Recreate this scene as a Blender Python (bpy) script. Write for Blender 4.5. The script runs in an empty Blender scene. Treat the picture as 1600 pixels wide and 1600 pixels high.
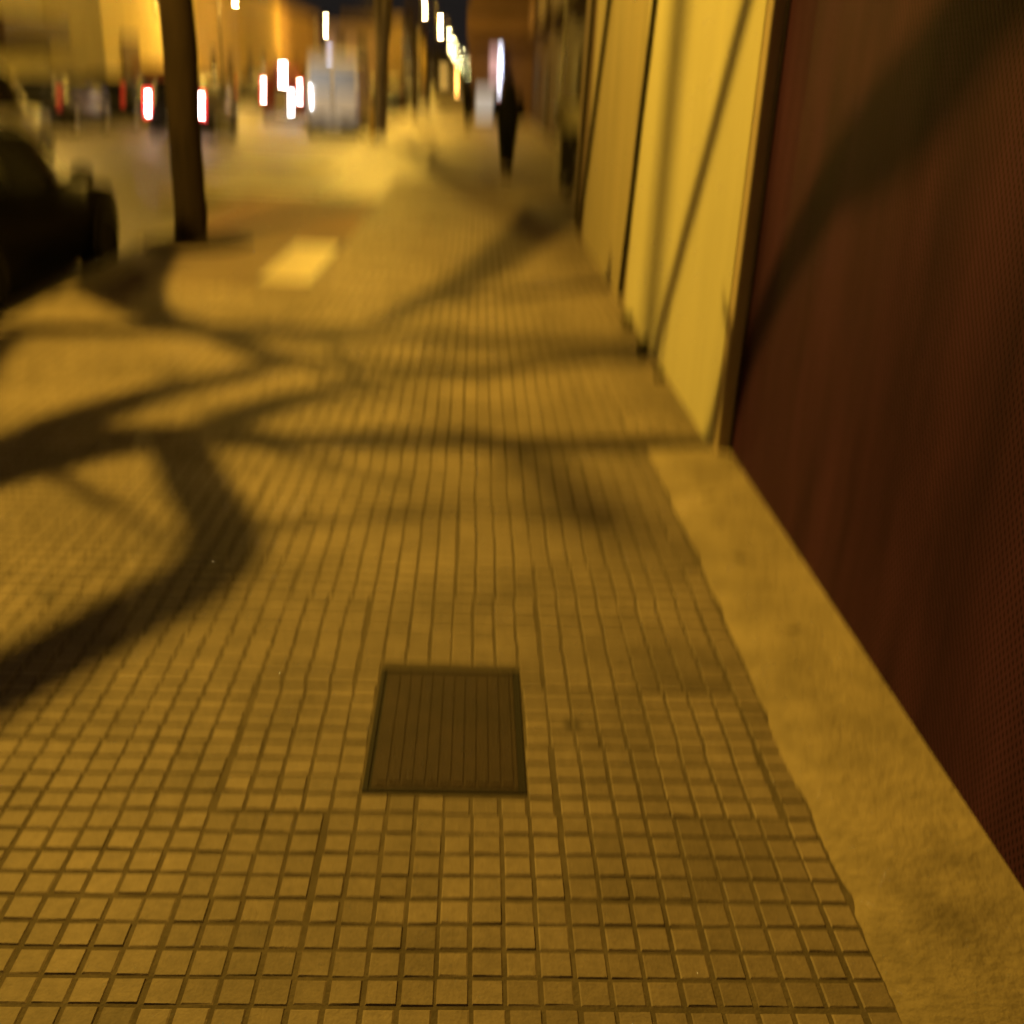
import bpy, math, random
from mathutils import Vector, Matrix
random.seed(7)
PI = math.pi
scene = bpy.context.scene
COL = scene.collection

# ------------------------------------------------------------------ helpers
class MB:
    """collects shapes, builds ONE mesh object"""
    def __init__(s): s.v = []; s.f = []; s.sm = []
    def add(s, vs, fs, smooth=False):
        b = len(s.v); s.v += [tuple(p) for p in vs]
        for f in fs: s.f.append(tuple(i + b for i in f)); s.sm.append(smooth)
        return s
    def box(s, x0, x1, y0, y1, z0, z1, bev=0.0):
        if bev <= 0:
            vs = [(x, y, z) for z in (z0, z1) for y in (y0, y1) for x in (x0, x1)]
            return s.add(vs, [(0,2,3,1),(4,5,7,6),(0,1,5,4),(2,6,7,3),(0,4,6,2),(1,3,7,5)])
        b = min(bev, (x1-x0)*.45, (y1-y0)*.45, (z1-z0)*.45)
        vs = []
        for z, i in ((z0, b), (z0+b, 0), (z1-b, 0), (z1, b)):
            c = b
            X0, X1, Y0, Y1 = x0+i, x1-i, y0+i, y1-i
            vs += [(X0+c,Y0,z),(X1-c,Y0,z),(X1,Y0+c,z),(X1,Y1-c,z),(X1-c,Y1,z),(X0+c,Y1,z),(X0,Y1-c,z),(X0,Y0+c,z)]
        fs = [tuple(reversed(range(8))), tuple(range(24, 32))]
        for r in range(3):
            for k in range(8):
                fs.append((r*8+k, r*8+(k+1)%8, (r+1)*8+(k+1)%8, (r+1)*8+k))
        return s.add(vs, fs)
    def tube(s, pts, rad, n=8, caps=True):
        pts = [Vector(p) for p in pts]
        if not isinstance(rad, (list, tuple)): rad = [rad]*len(pts)
        rings = []; ref = None
        for i, p in enumerate(pts):
            a = pts[max(i-1, 0)]; b = pts[min(i+1, len(pts)-1)]
            t = (b-a).normalized() if (b-a).length > 1e-9 else Vector((0,0,1))
            if ref is None: ref = Vector((0,0,1)) if abs(t.z) < .9 else Vector((1,0,0))
            u = (ref - t*ref.dot(t)).normalized(); w = t.cross(u); ref = u
            rings.append([p + (u*math.cos(2*PI*k/n) + w*math.sin(2*PI*k/n))*rad[i] for k in range(n)])
        vs = [q for r in rings for q in r]; fs = []
        for i in range(len(rings)-1):
            for k in range(n): fs.append((i*n+k, i*n+(k+1)%n, (i+1)*n+(k+1)%n, (i+1)*n+k))
        s.add(vs, fs, True)
        if caps:
            s.add(rings[0], [tuple(reversed(range(n)))]); s.add(rings[-1], [tuple(range(n))])
        return s
    def lathe(s, prof, axis='z', c=(0,0,0), n=24):
        vs = []
        for r, h in prof:
            for k in range(n):
                a = 2*PI*k/n; p, q = r*math.cos(a), r*math.sin(a)
                vs.append({'z': (c[0]+p, c[1]+q, c[2]+h), 'x': (c[0]+h, c[1]+p, c[2]+q), 'y': (c[0]+q, c[1]+h, c[2]+p)}[axis])
        fs = [(i*n+k, i*n+(k+1)%n, (i+1)*n+(k+1)%n, (i+1)*n+k) for i in range(len(prof)-1) for k in range(n)]
        return s.add(vs, fs, True)
    def ball(s, c, r, n=12, m=8):
        if not isinstance(r, (tuple, list)): r = (r, r, r)
        vs = [(c[0]+r[0]*math.sin(PI*j/m)*math.cos(2*PI*k/n), c[1]+r[1]*math.sin(PI*j/m)*math.sin(2*PI*k/n), c[2]+r[2]*math.cos(PI*j/m)) for j in range(m+1) for k in range(n)]
        fs = [(j*n+k, (j+1)*n+k, (j+1)*n+(k+1)%n, j*n+(k+1)%n) for j in range(m) for k in range(n)]
        return s.add(vs, fs, True)
    def quad(s, a, b, c, d): return s.add([a, b, c, d], [(0,1,2,3)])
    def build(s, name, mat, parent=None):
        me = bpy.data.meshes.new(name); me.from_pydata(s.v, [], s.f); me.update()
        me.polygons.foreach_set('use_smooth', s.sm)
        me.materials.append(mat)
        o = bpy.data.objects.new(name, me); COL.objects.link(o)
        if parent: o.parent = parent
        return o

def tag(o, label=None, cat=None, group=None, kind=None):
    if label: o['label'] = label
    if cat: o['category'] = cat
    if group: o['group'] = group
    if kind: o['kind'] = kind
    return o
def empty(name, loc, label, cat, group=None, rz=0):
    o = bpy.data.objects.new(name, None); COL.objects.link(o); o.empty_display_size = .2
    o.location = loc; o.rotation_euler = (0, 0, rz)
    return tag(o, label, cat, group)
def copy_tree(o, parent=None):
    c = o.copy(); COL.objects.link(c)
    if parent: c.parent = parent
    for ch in list(o.children): copy_tree(ch, c)
    return c

# ------------------------------------------------------------------ materials
def nmat(name):
    m = bpy.data.materials.new(name); m.use_nodes = True
    nt = m.node_tree; b = nt.nodes['Principled BSDF']
    return m, nt, b
def N(nt, t, **kw):
    n = nt.nodes.new(t)
    for k, v in kw.items():
        if k in n.inputs.keys(): n.inputs[k].default_value = v
        else: setattr(n, k, v)
    return n
def rough_mat(name, c, rough=.8, spec=.3, var=.25, scale=6.0, bump=.15, bscale=60, metal=0.0, coat=0.0, streak=None, spots=0):
    """base colour modulated by two noises, with fine bump; object coordinates"""
    m, nt, b = nmat(name); L = nt.links.new
    tc = N(nt, 'ShaderNodeTexCoord')
    src = tc.outputs['Object']
    if streak:
        mp = N(nt, 'ShaderNodeMapping'); mp.inputs['Scale'].default_value = streak; L(src, mp.inputs['Vector']); vsrc = mp.outputs[0]
    else: vsrc = src
    n1 = N(nt, 'ShaderNodeTexNoise', Scale=scale, Detail=6.0, Roughness=.6); L(vsrc, n1.inputs['Vector'])
    n2 = N(nt, 'ShaderNodeTexNoise', Scale=scale*.17, Detail=3.0); L(src, n2.inputs['Vector'])
    mx = N(nt, 'ShaderNodeMath', operation='ADD'); L(n1.outputs[0], mx.inputs[0]); L(n2.outputs[0], mx.inputs[1])
    mr = N(nt, 'ShaderNodeMapRange'); mr.inputs[1].default_value = .6; mr.inputs[2].default_value = 1.4
    mr.inputs[3].default_value = 1-var; mr.inputs[4].default_value = 1+var; L(mx.outputs[0], mr.inputs[0])
    fac = mr.outputs[0]
    if spots:
        vo = N(nt, 'ShaderNodeTexVoronoi', Scale=spots); wv = N(nt, 'ShaderNodeVectorMath', operation='MULTIPLY_ADD')
        nw = N(nt, 'ShaderNodeTexNoise', Scale=9.0, Detail=3.0); L(src, nw.inputs['Vector']); L(nw.outputs['Color'], wv.inputs[0]); wv.inputs[1].default_value = (.2,.2,.2); L(src, wv.inputs[2]); L(wv.outputs[0], vo.inputs['Vector'])
        ms = N(nt, 'ShaderNodeMapRange'); ms.inputs[1].default_value = .05; ms.inputs[2].default_value = .16; ms.inputs[3].default_value = .45; ms.inputs[4].default_value = 1.0; L(vo.outputs['Distance'], ms.inputs[0])
        mm = N(nt, 'ShaderNodeMath', operation='MULTIPLY'); L(fac, mm.inputs[0]); L(ms.outputs[0], mm.inputs[1]); fac = mm.outputs[0]
    vm = N(nt, 'ShaderNodeVectorMath', operation='SCALE'); vm.inputs[0].default_value = c[:3]; L(fac, vm.inputs['Scale'])
    L(vm.outputs[0], b.inputs['Base Color'])
    b.inputs['Roughness'].default_value = rough; b.inputs['Specular IOR Level'].default_value = spec
    b.inputs['Metallic'].default_value = metal; b.inputs['Coat Weight'].default_value = coat
    if bump > 0:
        n3 = N(nt, 'ShaderNodeTexNoise', Scale=bscale, Detail=4.0); L(src, n3.inputs['Vector'])
        bp = N(nt, 'ShaderNodeBump', Strength=bump, Distance=.01); L(n3.outputs[0], bp.inputs['Height']); L(bp.outputs[0], b.inputs['Normal'])
    return m
def emit_mat(name, c, s):
    m, nt, b = nmat(name)
    b.inputs['Base Color'].default_value = (*[x*(.02 if s > 10 else .5) for x in c], 1)
    b.inputs['Emission Color'].default_value = (*c, 1); b.inputs['Emission Strength'].default_value = s
    b.inputs['Roughness'].default_value = .3
    m.cycles.emission_sampling = 'NONE' if s > 20 else 'AUTO'
    return m

M = {}
# paving pieces: per-piece and per-slab tone from a face attribute, stains, fine bump
def paving_mat():
    m, nt, b = nmat('paving_piece'); L = nt.links.new
    at = N(nt, 'ShaderNodeAttribute'); at.attribute_name = 'tone'
    geo = N(nt, 'ShaderNodeNewGeometry')
    n1 = N(nt, 'ShaderNodeTexNoise', Scale=1.3, Detail=5.0, Roughness=.65); L(geo.outputs['Position'], n1.inputs['Vector'])
    n2 = N(nt, 'ShaderNodeTexNoise', Scale=38., Detail=5.0, Roughness=.7); L(geo.outputs['Position'], n2.inputs['Vector'])
    m1 = N(nt, 'ShaderNodeMapRange'); m1.inputs[1].default_value=.3; m1.inputs[2].default_value=.7; m1.inputs[3].default_value=.62; m1.inputs[4].default_value=1.22; L(n1.outputs[0], m1.inputs[0])
    m2 = N(nt, 'ShaderNodeMapRange'); m2.inputs[1].default_value=.3; m2.inputs[2].default_value=.7; m2.inputs[3].default_value=.82; m2.inputs[4].default_value=1.15; L(n2.outputs[0], m2.inputs[0])
    a = N(nt, 'ShaderNodeMath', operation='MULTIPLY'); L(m1.outputs[0], a.inputs[0]); L(m2.outputs[0], a.inputs[1])
    a2 = N(nt, 'ShaderNodeMath', operation='MULTIPLY'); L(a.outputs[0], a2.inputs[0]); L(at.outputs['Fac'], a2.inputs[1])
    # dark spots of old gum and oil
    vo = N(nt, 'ShaderNodeTexVoronoi', Scale=2.3); L(geo.outputs['Position'], vo.inputs['Vector'])
    sp = N(nt, 'ShaderNodeMapRange'); sp.inputs[1].default_value=.045; sp.inputs[2].default_value=.095; sp.inputs[3].default_value=.35; sp.inputs[4].default_value=1.; L(vo.outputs['Distance'], sp.inputs[0])
    a3 = N(nt, 'ShaderNodeMath', operation='MULTIPLY'); L(a2.outputs[0], a3.inputs[0]); L(sp.outputs[0], a3.inputs[1])
    vm = N(nt, 'ShaderNodeVectorMath', operation='SCALE'); vm.inputs[0].default_value = (.345, .276, .20); L(a3.outputs[0], vm.inputs['Scale'])
    L(vm.outputs[0], b.inputs['Base Color'])
    b.inputs['Roughness'].default_value = .62; b.inputs['Specular IOR Level'].default_value = .3
    n3 = N(nt, 'ShaderNodeTexNoise', Scale=120., Detail=4.); L(geo.outputs['Position'], n3.inputs['Vector'])
    bp = N(nt, 'ShaderNodeBump', Strength=.35, Distance=.004); L(n3.outputs[0], bp.inputs['Height']); L(bp.outputs[0], b.inputs['Normal'])
    return m
M['paving'] = paving_mat()
def far_paving_mat():
    m, nt, b = nmat('paving_far'); L = nt.links.new
    geo = N(nt, 'ShaderNodeNewGeometry')
    br = N(nt, 'ShaderNodeTexBrick'); br.offset = 0; br.inputs['Scale'].default_value = 1.0
    br.inputs['Brick Width'].default_value = .0742; br.inputs['Row Height'].default_value = .0742; br.inputs['Mortar Size'].default_value = .0055
    br.inputs['Color1'].default_value = (.31,.26,.185,1); br.inputs['Color2'].default_value = (.35,.29,.21,1); br.inputs['Mortar'].default_value = (.17,.14,.10,1)
    L(geo.outputs['Position'], br.inputs['Vector'])
    n1 = N(nt, 'ShaderNodeTexNoise', Scale=.8, Detail=6.0); L(geo.outputs['Position'], n1.inputs['Vector'])
    m1 = N(nt, 'ShaderNodeMapRange'); m1.inputs[1].default_value=.3; m1.inputs[2].default_value=.7; m1.inputs[3].default_value=.8; m1.inputs[4].default_value=1.15; L(n1.outputs[0], m1.inputs[0])
    vm = N(nt, 'ShaderNodeVectorMath', operation='SCALE'); L(br.outputs[0], vm.inputs[0]); L(m1.outputs[0], vm.inputs['Scale'])
    L(vm.outputs[0], b.inputs['Base Color']); b.inputs['Roughness'].default_value = .55; b.inputs['Specular IOR Level'].default_value = .35
    return m
M['paving_far'] = far_paving_mat()
M['grout'] = rough_mat('grout', (.17,.14,.10), .9, .2, .4, 20, .3, 150)
M['asphalt'] = rough_mat('asphalt', (.15,.135,.115), .5, .4, .35, 3, .4, 110)
M['ground'] = rough_mat('ground', (.08,.07,.055), .9, .2, .3, .3, 0)
M['kerb'] = rough_mat('kerb', (.30,.28,.24), .75, .3, .2, 5, .3, 90)
M['threshold'] = rough_mat('threshold', (.40,.325,.205), .8, .25, .5, 6.0, .9, 30, spots=3.1)
M['strip'] = rough_mat('strip', (.25,.19,.145), .8, .25, .3, 2.2, .3, 60)
M['red_paving'] = rough_mat('red_paving', (.27,.15,.09), .7, .3, .25, 3, .3, 60)
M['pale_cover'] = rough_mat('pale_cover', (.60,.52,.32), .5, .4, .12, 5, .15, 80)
M['white_paint'] = rough_mat('white_paint', (.75,.72,.62), .6, .3, .15, 8, .1, 90)
M['iron'] = rough_mat('iron', (.052,.032,.022), .65, .3, .45, 14, .4, 130)
M['iron_dark'] = rough_mat('iron_dark', (.02,.016,.014), .7, .3, .3, 14, .2, 120)
M['wall_cream'] = rough_mat('wall_cream', (.72,.69,.44), .85, .2, .13, 2.2, .25, 40, streak=(1.5,1.5,.18))
M['wall_ochre'] = rough_mat('wall_ochre', (.47,.41,.26), .85, .2, .2, 2.2, .25, 40, streak=(1.5,1.5,.15))
M['wall_brown'] = rough_mat('wall_brown', (.20,.145,.10), .85, .2, .2, 2, .25, 40)
M['jamb'] = rough_mat('jamb', (.5,.41,.28), .8, .25, .15, 3, .2, 50)
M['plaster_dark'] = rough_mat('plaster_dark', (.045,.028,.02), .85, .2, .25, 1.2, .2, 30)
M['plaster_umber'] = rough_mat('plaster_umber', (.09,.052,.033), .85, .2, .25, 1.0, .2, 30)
def shutter_mat():
    m, nt, b = nmat('brown_shutter'); L = nt.links.new
    geo = N(nt, 'ShaderNodeNewGeometry'); sx = N(nt, 'ShaderNodeSeparateXYZ'); L(geo.outputs['Position'], sx.inputs[0])
    # small perforations in staggered rows: voronoi-free, sin product
    def sn(src, k, ph=0.0):
        a = N(nt, 'ShaderNodeMath', operation='MULTIPLY'); a.inputs[1].default_value = k; L(src, a.inputs[0])
        s = N(nt, 'ShaderNodeMath', operation='SINE'); L(a.outputs[0], s.inputs[0]); return s
    p = sn(sx.outputs['Y'], 2*PI/.025); q = sn(sx.outputs['Z'], 2*PI/.034)
    pr = N(nt, 'ShaderNodeMath', operation='MULTIPLY'); L(p.outputs[0], pr.inputs[0]); L(q.outputs[0], pr.inputs[1])
    hole = N(nt, 'ShaderNodeMapRange'); hole.inputs[1].default_value=.25; hole.inputs[2].default_value=.6; hole.inputs[3].default_value=1.; hole.inputs[4].default_value=.25; L(pr.outputs[0], hole.inputs[0])
    n1 = N(nt, 'ShaderNodeTexNoise', Scale=2.2, Detail=5.0); 
    mp = N(nt, 'ShaderNodeMapping'); mp.inputs['Scale'].default_value = (1,1.6,.35); L(geo.outputs['Position'], mp.inputs['Vector']); L(mp.outputs[0], n1.inputs['Vector'])
    m1 = N(nt, 'ShaderNodeMapRange'); m1.inputs[1].default_value=.3; m1.inputs[2].default_value=.7; m1.inputs[3].default_value=.6; m1.inputs[4].default_value=1.4; L(n1.outputs[0], m1.inputs[0])
    a = N(nt, 'ShaderNodeMath', operation='MULTIPLY'); L(hole.outputs[0], a.inputs[0]); L(m1.outputs[0], a.inputs[1])
    vm = N(nt, 'ShaderNodeVectorMath', operation='SCALE'); vm.inputs[0].default_value = (.060,.020,.045); L(a.outputs[0], vm.inputs['Scale'])
    L(vm.outputs[0], b.inputs['Base Color']); b.inputs['Roughness'].default_value = .7; b.inputs['Specular IOR Level'].default_value = .08
    bp = N(nt, 'ShaderNodeBump', Strength=.5, Distance=.003); L(hole.outputs[0], bp.inputs['Height']); L(bp.outputs[0], b.inputs['Normal'])
    return m
M['shutter'] = shutter_mat()
M['shutter_frame'] = rough_mat('shutter_frame', (.03,.016,.012), .6, .3, .2, 5, .1, 60)
M['cable'] = rough_mat('cable', (.03,.025,.02), .6, .3, .2, 9, 0)
M['bark'] = rough_mat('bark', (.036,.024,.019), .9, .2, .5, 9, .8, 35, streak=(2,2,.35))
M['bark_pale'] = rough_mat('bark_pale', (.21,.175,.13), .9, .2, .45, 5, .6, 35, streak=(2,2,.4))
M['black_paint'] = rough_mat('black_paint', (.0022,.0022,.0025), .45, .06, .1, 2, 0)
M['dark_paint'] = rough_mat('dark_paint', (.02,.018,.018), .35, .4, .1, 2, 0, coat=.3)
M['red_paint'] = rough_mat('red_paint', (.16,.022,.018), .35, .4, .1, 2, 0, coat=.4)
M['grey_paint'] = rough_mat('grey_paint', (.20,.20,.21), .35, .4, .1, 2, 0, coat=.4)
M['pale_paint'] = rough_mat('pale_paint', (.62,.58,.44), .4, .4, .08, 2, 0, coat=.3)
M['white_van'] = rough_mat('white_van', (.74,.68,.56), .4, .4, .08, 2, 0, coat=.3)
M['tyre'] = rough_mat('tyre', (.012,.012,.012), .85, .2, .2, 9, .2, 60)
M['rim'] = rough_mat('rim', (.35,.35,.36), .35, .5, .1, 9, 0, metal=.8)
M['plate'] = rough_mat('plate', (.7,.7,.68), .5, .4, .05, 9, 0)
M['trim'] = rough_mat('trim', (.02,.02,.02), .6, .3, .2, 6, .1, 60)
M['steel'] = rough_mat('steel', (.22,.21,.20), .5, .5, .2, 6, .1, 60, metal=.4)
M['post_paint'] = rough_mat('post_paint', (.03,.026,.022), .5, .4, .2, 6, .1, 60)
M['pole_pale'] = rough_mat('pole_pale', (.30,.27,.22), .5, .4, .2, 6, .1, 60)
M['bollard'] = rough_mat('bollard', (.72,.50,.10), .5, .4, .15, 6, .1, 60)
M['soil'] = rough_mat('soil', (.03,.02,.013), .95, .1, .5, 12, .6, 40)
M['weed'] = rough_mat('weed', (.035,.04,.015), .8, .2, .4, 12, 0)
M['coat'] = rough_mat('coat', (.008,.008,.009), .85, .2, .3, 9, .3, 60)
M['trousers'] = rough_mat('trousers', (.006,.006,.008), .85, .2, .3, 9, .3, 60)
M['skin'] = rough_mat('skin', (.42,.27,.19), .6, .3, .1, 9, .1, 60)
M['hair'] = rough_mat('hair', (.012,.009,.007), .6, .3, .3, 30, .3, 80)
def glass_mat():
    m, nt, b = nmat('car_glass')
    b.inputs['Base Color'].default_value = (.008,.009,.01,1); b.inputs['Roughness'].default_value = .06; b.inputs['Specular IOR Level'].default_value = .2
    return m
M['glass'] = glass_mat()
M['van_glass'] = rough_mat('van_glass', (.14,.14,.14), .3, .5, .2, 3, 0)
M['pane'] = rough_mat('pane', (.02,.018,.016), .2, .5, .2, 2, 0)
M['shutter_wood'] = rough_mat('shutter_wood', (.16,.10,.055), .7, .3, .25, 6, .2, 40)
SOD = (1.0, .575, .062)
M['lamp_lens'] = emit_mat('lamp_lens', (1.0,.80,.36), 380)
M['lamp_lens_near'] = emit_mat('lamp_lens_near', (1.0,.72,.2), 12)
M['tail'] = emit_mat('tail', (1.0,.025,.03), 4.0)
M['tail_core'] = emit_mat('tail_core', (1.0,.72,.66), 70)
M['tail_dim'] = emit_mat('tail_dim', (1.0,.06,.03), .3)
M['reverse'] = emit_mat('reverse', (.95,.97,1.0), 30)
M['head_lens'] = emit_mat('head_lens', (.78,.86,1.0), 25)
M['head_off'] = rough_mat('head_off', (.35,.36,.38), .15, .5, .1, 9, 0)
M['amber'] = emit_mat('amber', (1.0,.48,.10), 9.0)
M['blue_light'] = emit_mat('blue_light', (.62,.72,1.0), 6.0)
M['shop_glow'] = emit_mat('shop_glow', (.60,.66,.78), .36)
M['sign_white'] = emit_mat('sign_white', (.80,.86,1.0), 5.0)
M['sign_pink'] = emit_mat('sign_pink', (.62,.42,.52), .55)
M['sign_red'] = emit_mat('sign_red', (1.0,.35,.30), 2.0)
M['warm_window'] = emit_mat('warm_window', (1.0,.62,.14), 1.1)

# ------------------------------------------------------------------ camera
cam = bpy.data.cameras.new('camera'); co = bpy.data.objects.new('camera', cam); COL.objects.link(co)
R = Vector((0.99871213,-0.02876137,0.04179551)); U = Vector((-0.02728704,0.39000416,0.9204087)); F = Vector((0.04277264,0.92036381,-0.38871708))
co.matrix_world = Matrix(((R.x,U.x,-F.x,0),(R.y,U.y,-F.y,0),(R.z,U.z,-F.z,1.75),(0,0,0,1)))
cam.sensor_width = 36; cam.lens = 36; cam.clip_start = .05; cam.clip_end = 4000
cam.dof.use_dof = True; cam.dof.focus_distance = 2.05; cam.dof.aperture_fstop = .44; cam.dof.aperture_ratio = 5.5; cam.dof.aperture_blades = 4; cam.dof.aperture_rotation = 0.0
scene.camera = co

# ------------------------------------------------------------------ world
w = bpy.data.worlds.new('World'); scene.world = w; w.use_nodes = True
nt = w.node_tree; bg = nt.nodes['Background']; out = nt.nodes['World Output']
sky = nt.nodes.new('ShaderNodeTexSky'); sky.sky_type = 'NISHITA'; sky.sun_disc = False
sky.sun_elevation = math.radians(-4); sky.sun_rotation = math.radians(200)
nt.links.new(sky.outputs[0], bg.inputs[0]); bg.inputs[1].default_value = .02
bg2 = nt.nodes.new('ShaderNodeBackground'); bg2.inputs[0].default_value = (.0125,.0105,.0095,1); bg2.inputs[1].default_value = 1.0
ad = nt.nodes.new('ShaderNodeAddShader'); nt.links.new(bg.outputs[0], ad.inputs[0]); nt.links.new(bg2.outputs[0], ad.inputs[1]); nt.links.new(ad.outputs[0], out.inputs[0])

# ------------------------------------------------------------------ ground, road, pavement
KX = -3.5            # kerb line on our side
RZ = -.13            # road level
tag(MB().quad((-1500,-300,RZ-.03),(1500,-300,RZ-.03),(1500,2500,RZ-.03),(-1500,2500,RZ-.03)).build('ground', M['ground']), kind='structure')
tag(MB().quad((-13.4,-30,RZ),(KX,-30,RZ),(KX,1200,RZ),(-13.4,1200,RZ)).build('road', M['asphalt']), kind='structure')
tag(MB().box(-17,-13.55,-30,1200,RZ-.02,0).build('opposite_pavement', M['paving_far']), kind='structure')
k = MB()
y = -6.0
while y < 160:
    k.box(KX-.07, KX+.08, y, y+.99, RZ-.02, .004, .012); y += 1.0
k.box(KX-.07, KX+.08, 160.0, 900, RZ-.02, .004)
tag(k.build('kerb', M['kerb']), kind='structure')
k = MB()
for i in range(24): k.box(-13.55,-13.4, i*10, i*10+9.97, RZ-.02, .003, .012)
tag(k.build('opposite_kerb', M['kerb']), kind='structure')
# bedding under the paving pieces, far paving sheet
tag(MB().box(KX+.08, 3.2, -6, 20.0, RZ-.02, -.0031).build('paving_bed', M['grout']), kind='structure')
tag(MB().box(KX+.08, 4.5, 20.0, 900, RZ-.02, 0).build('far_pavement', M['paving_far']), kind='structure')
P = .0742
vs, fs, tones = [], [], []
def piece(x0, x1, y0, y1, t):
    g = random.uniform(.0028,.0058); b = random.uniform(.002,.004)
    zz = random.uniform(-.0012, .0008); tx = random.uniform(-.0007,.0007)
    X0, X1, Y0, Y1 = x0+g, x1-g, y0+g, y1-g; n = len(vs)
    vs.extend([(X0,Y0,-.0030),(X1,Y0,-.0030),(X1,Y1,-.0030),(X0,Y1,-.0030),
               (X0+b,Y0+b,zz-tx),(X1-b,Y0+b,zz+tx),(X1-b,Y1-b,zz+tx),(X0+b,Y1-b,zz-tx)])
    fs.extend([(n+4,n+5,n+6,n+7),(n,n+1,n+5,n+4),(n+1,n+2,n+6,n+5),(n+2,n+3,n+7,n+6),(n+3,n,n+4,n+7)])
    tones.extend([t]*5)
ox, oy = -.041, 1.535
nx0, nx1 = int(math.floor((KX+.1-ox)/P)), int(math.ceil((2.3-ox)/P))
ny0, ny1 = int(math.floor((.3-oy)/P)), int(math.ceil((19.95-oy)/P))
rs = random.Random(3); slab = {}
for j in range(ny0, ny1):
    for i in range(nx0, nx1):
        key = (i//4, j//4)
        if key not in slab: slab[key] = (rs.gauss(0,.0028), rs.gauss(0,.0022), max(.68, min(1.35, rs.gauss(1,.075))))
        dx, dy, st = slab[key]
        x0 = ox+i*P; y0 = oy+j*P; xc, yc = x0+P/2, y0+P/2
        if x0 < KX+.09 or y0+P > 19.98: continue
        if -.275 < xc < .185 and 2.195 < yc < 2.865: continue      # inspection cover opening
        if yc < 5.02 and x0+P > .985: continue                       # concrete threshold
        if yc < 13.9 and xc > 1.27: continue
        if xc < -1.44 and yc > 8.95: continue                      # tree strip
        # slightly wider joint between slabs
        e0 = .0016 if i % 4 == 0 else 0; f0 = .0016 if j % 4 == 0 else 0
        piece(x0+dx+e0, x0+P+dx, y0+dy+f0, y0+P+dy, st*max(.6, rs.gauss(1,.075)))
me = bpy.data.meshes.new('pavement'); me.from_pydata(vs, [], fs); me.update()
att = me.attributes.new('tone', 'FLOAT', 'FACE'); att.data.foreach_set('value', tones); me.materials.append(M['paving'])
po = bpy.data.objects.new('pavement', me); COL.objects.link(po); tag(po, kind='structure')
# concrete threshold along the shutter, with a ragged outer edge
t = MB(); rr = random.Random(5); vt = []; n = 260
for i in range(n):
    yy = -.2 + (5.04+.2)*i/(n-1)
    e = .925 + .007*math.sin(yy*2.1) + .005*math.sin(yy*6.7+1) + rr.uniform(-.002,.002) + sum(.013*math.exp(-((yy-c_)/w_)**2) for c_, w_ in ((1.86,.035),(2.2,.06),(2.62,.04),(3.3,.07),(3.75,.05),(4.4,.08)))
    vt += [(e, yy, -.0045), (e+.006, yy, .005+.002*math.sin(yy*11)), (1.12+.02*math.sin(yy*2), yy, .014+.004*math.sin(yy*5)), (1.36, yy, .026)]
ft = [(i*4+c, i*4+c+1, (i+1)*4+c+1, (i+1)*4+c) for i in range(n-1) for c in range(3)]
t.add(vt, ft, True); tag(t.build('concrete_threshold', M['threshold']), kind='structure')
# smooth strip where the trees stand, with red paving beyond
tag(MB().box(KX+.085,-1.47, 8.98, 12.4,-.05,-.0015).build('smooth_strip', M['strip']), kind='structure')
tag(MB().box(KX+.085,-1.47, 12.4, 16.2,-.05,-.0018).build('red_paving', M['red_paving']), kind='structure')
tag(MB().box(KX+.085,-1.47, 16.2, 19.99,-.05,-.0012).build('crossing_approach', M['paving_far']), kind='structure')
# pale panel that paints a lamplit gap between shadows into the strip
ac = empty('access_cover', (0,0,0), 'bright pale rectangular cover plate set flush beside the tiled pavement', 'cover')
MB().box(-1.97,-1.455, 9.28, 11.42,-.03,.004,.004).build('frame', M['steel'], ac)  # rim of the lit gap stand-in
MB().box(-1.94,-1.475, 9.33, 10.36,-.02,.0075,.003).build('plate', M['pale_cover'], ac)  # pale sheet standing in for the lit gap
MB().box(-1.94,-1.475, 10.38, 11.38,-.02,.0075,.003).build('plate', M['pale_cover'], ac)  # pale sheet standing in for the lit gap
# paving ledge with raised pale bars at the road edge
kx = MB().box(-4.75, KX-.07, 16.0, 22.2, RZ-.02, -.001, .01); tag(kx.build('kerb_extension', M['paving_far']), kind='structure')
zb = MB()
for i in range(6):
    yy = 16.6 + i*.88; zb.box(-4.6,-2.55, yy, yy+.46, -.02, .0075)
tag(zb.build('crossing_markings', M['white_paint']), kind='structure')

# inspection cover in the foreground
ic = empty('inspection_cover', (-.042, 2.525, 0), 'dark rusty rectangular inspection cover set in the tiles in front', 'manhole cover')
fr = MB()
for a in ((-.230,.230,-.330,-.316),(-.230,.230,.316,.330),(-.230,-.216,-.316,.316),(.216,.230,-.316,.316)):
    fr.box(a[0],a[1],a[2],a[3],-.02,.0012,.001)
fr.build('frame', M['iron_dark'], ic)
MB().box(-.216,.216,-.316,.316,-.03,-.0026).build('seat', M['iron_dark'], ic)
ic.scale = (.95, .945, 1)
cv = MB().box(-.208,.208,-.308,.308,-.012,-.0012,.0008)
for i in range(11):
    xx = -.18 + i*.036; cv.box(xx-.0145, xx+.0145, -.285, .285, -.0014, .0010, .0008)
cv.build('plate', M['iron'], ic)

# ------------------------------------------------------------------ right-hand buildings
WX = 1.27
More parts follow.
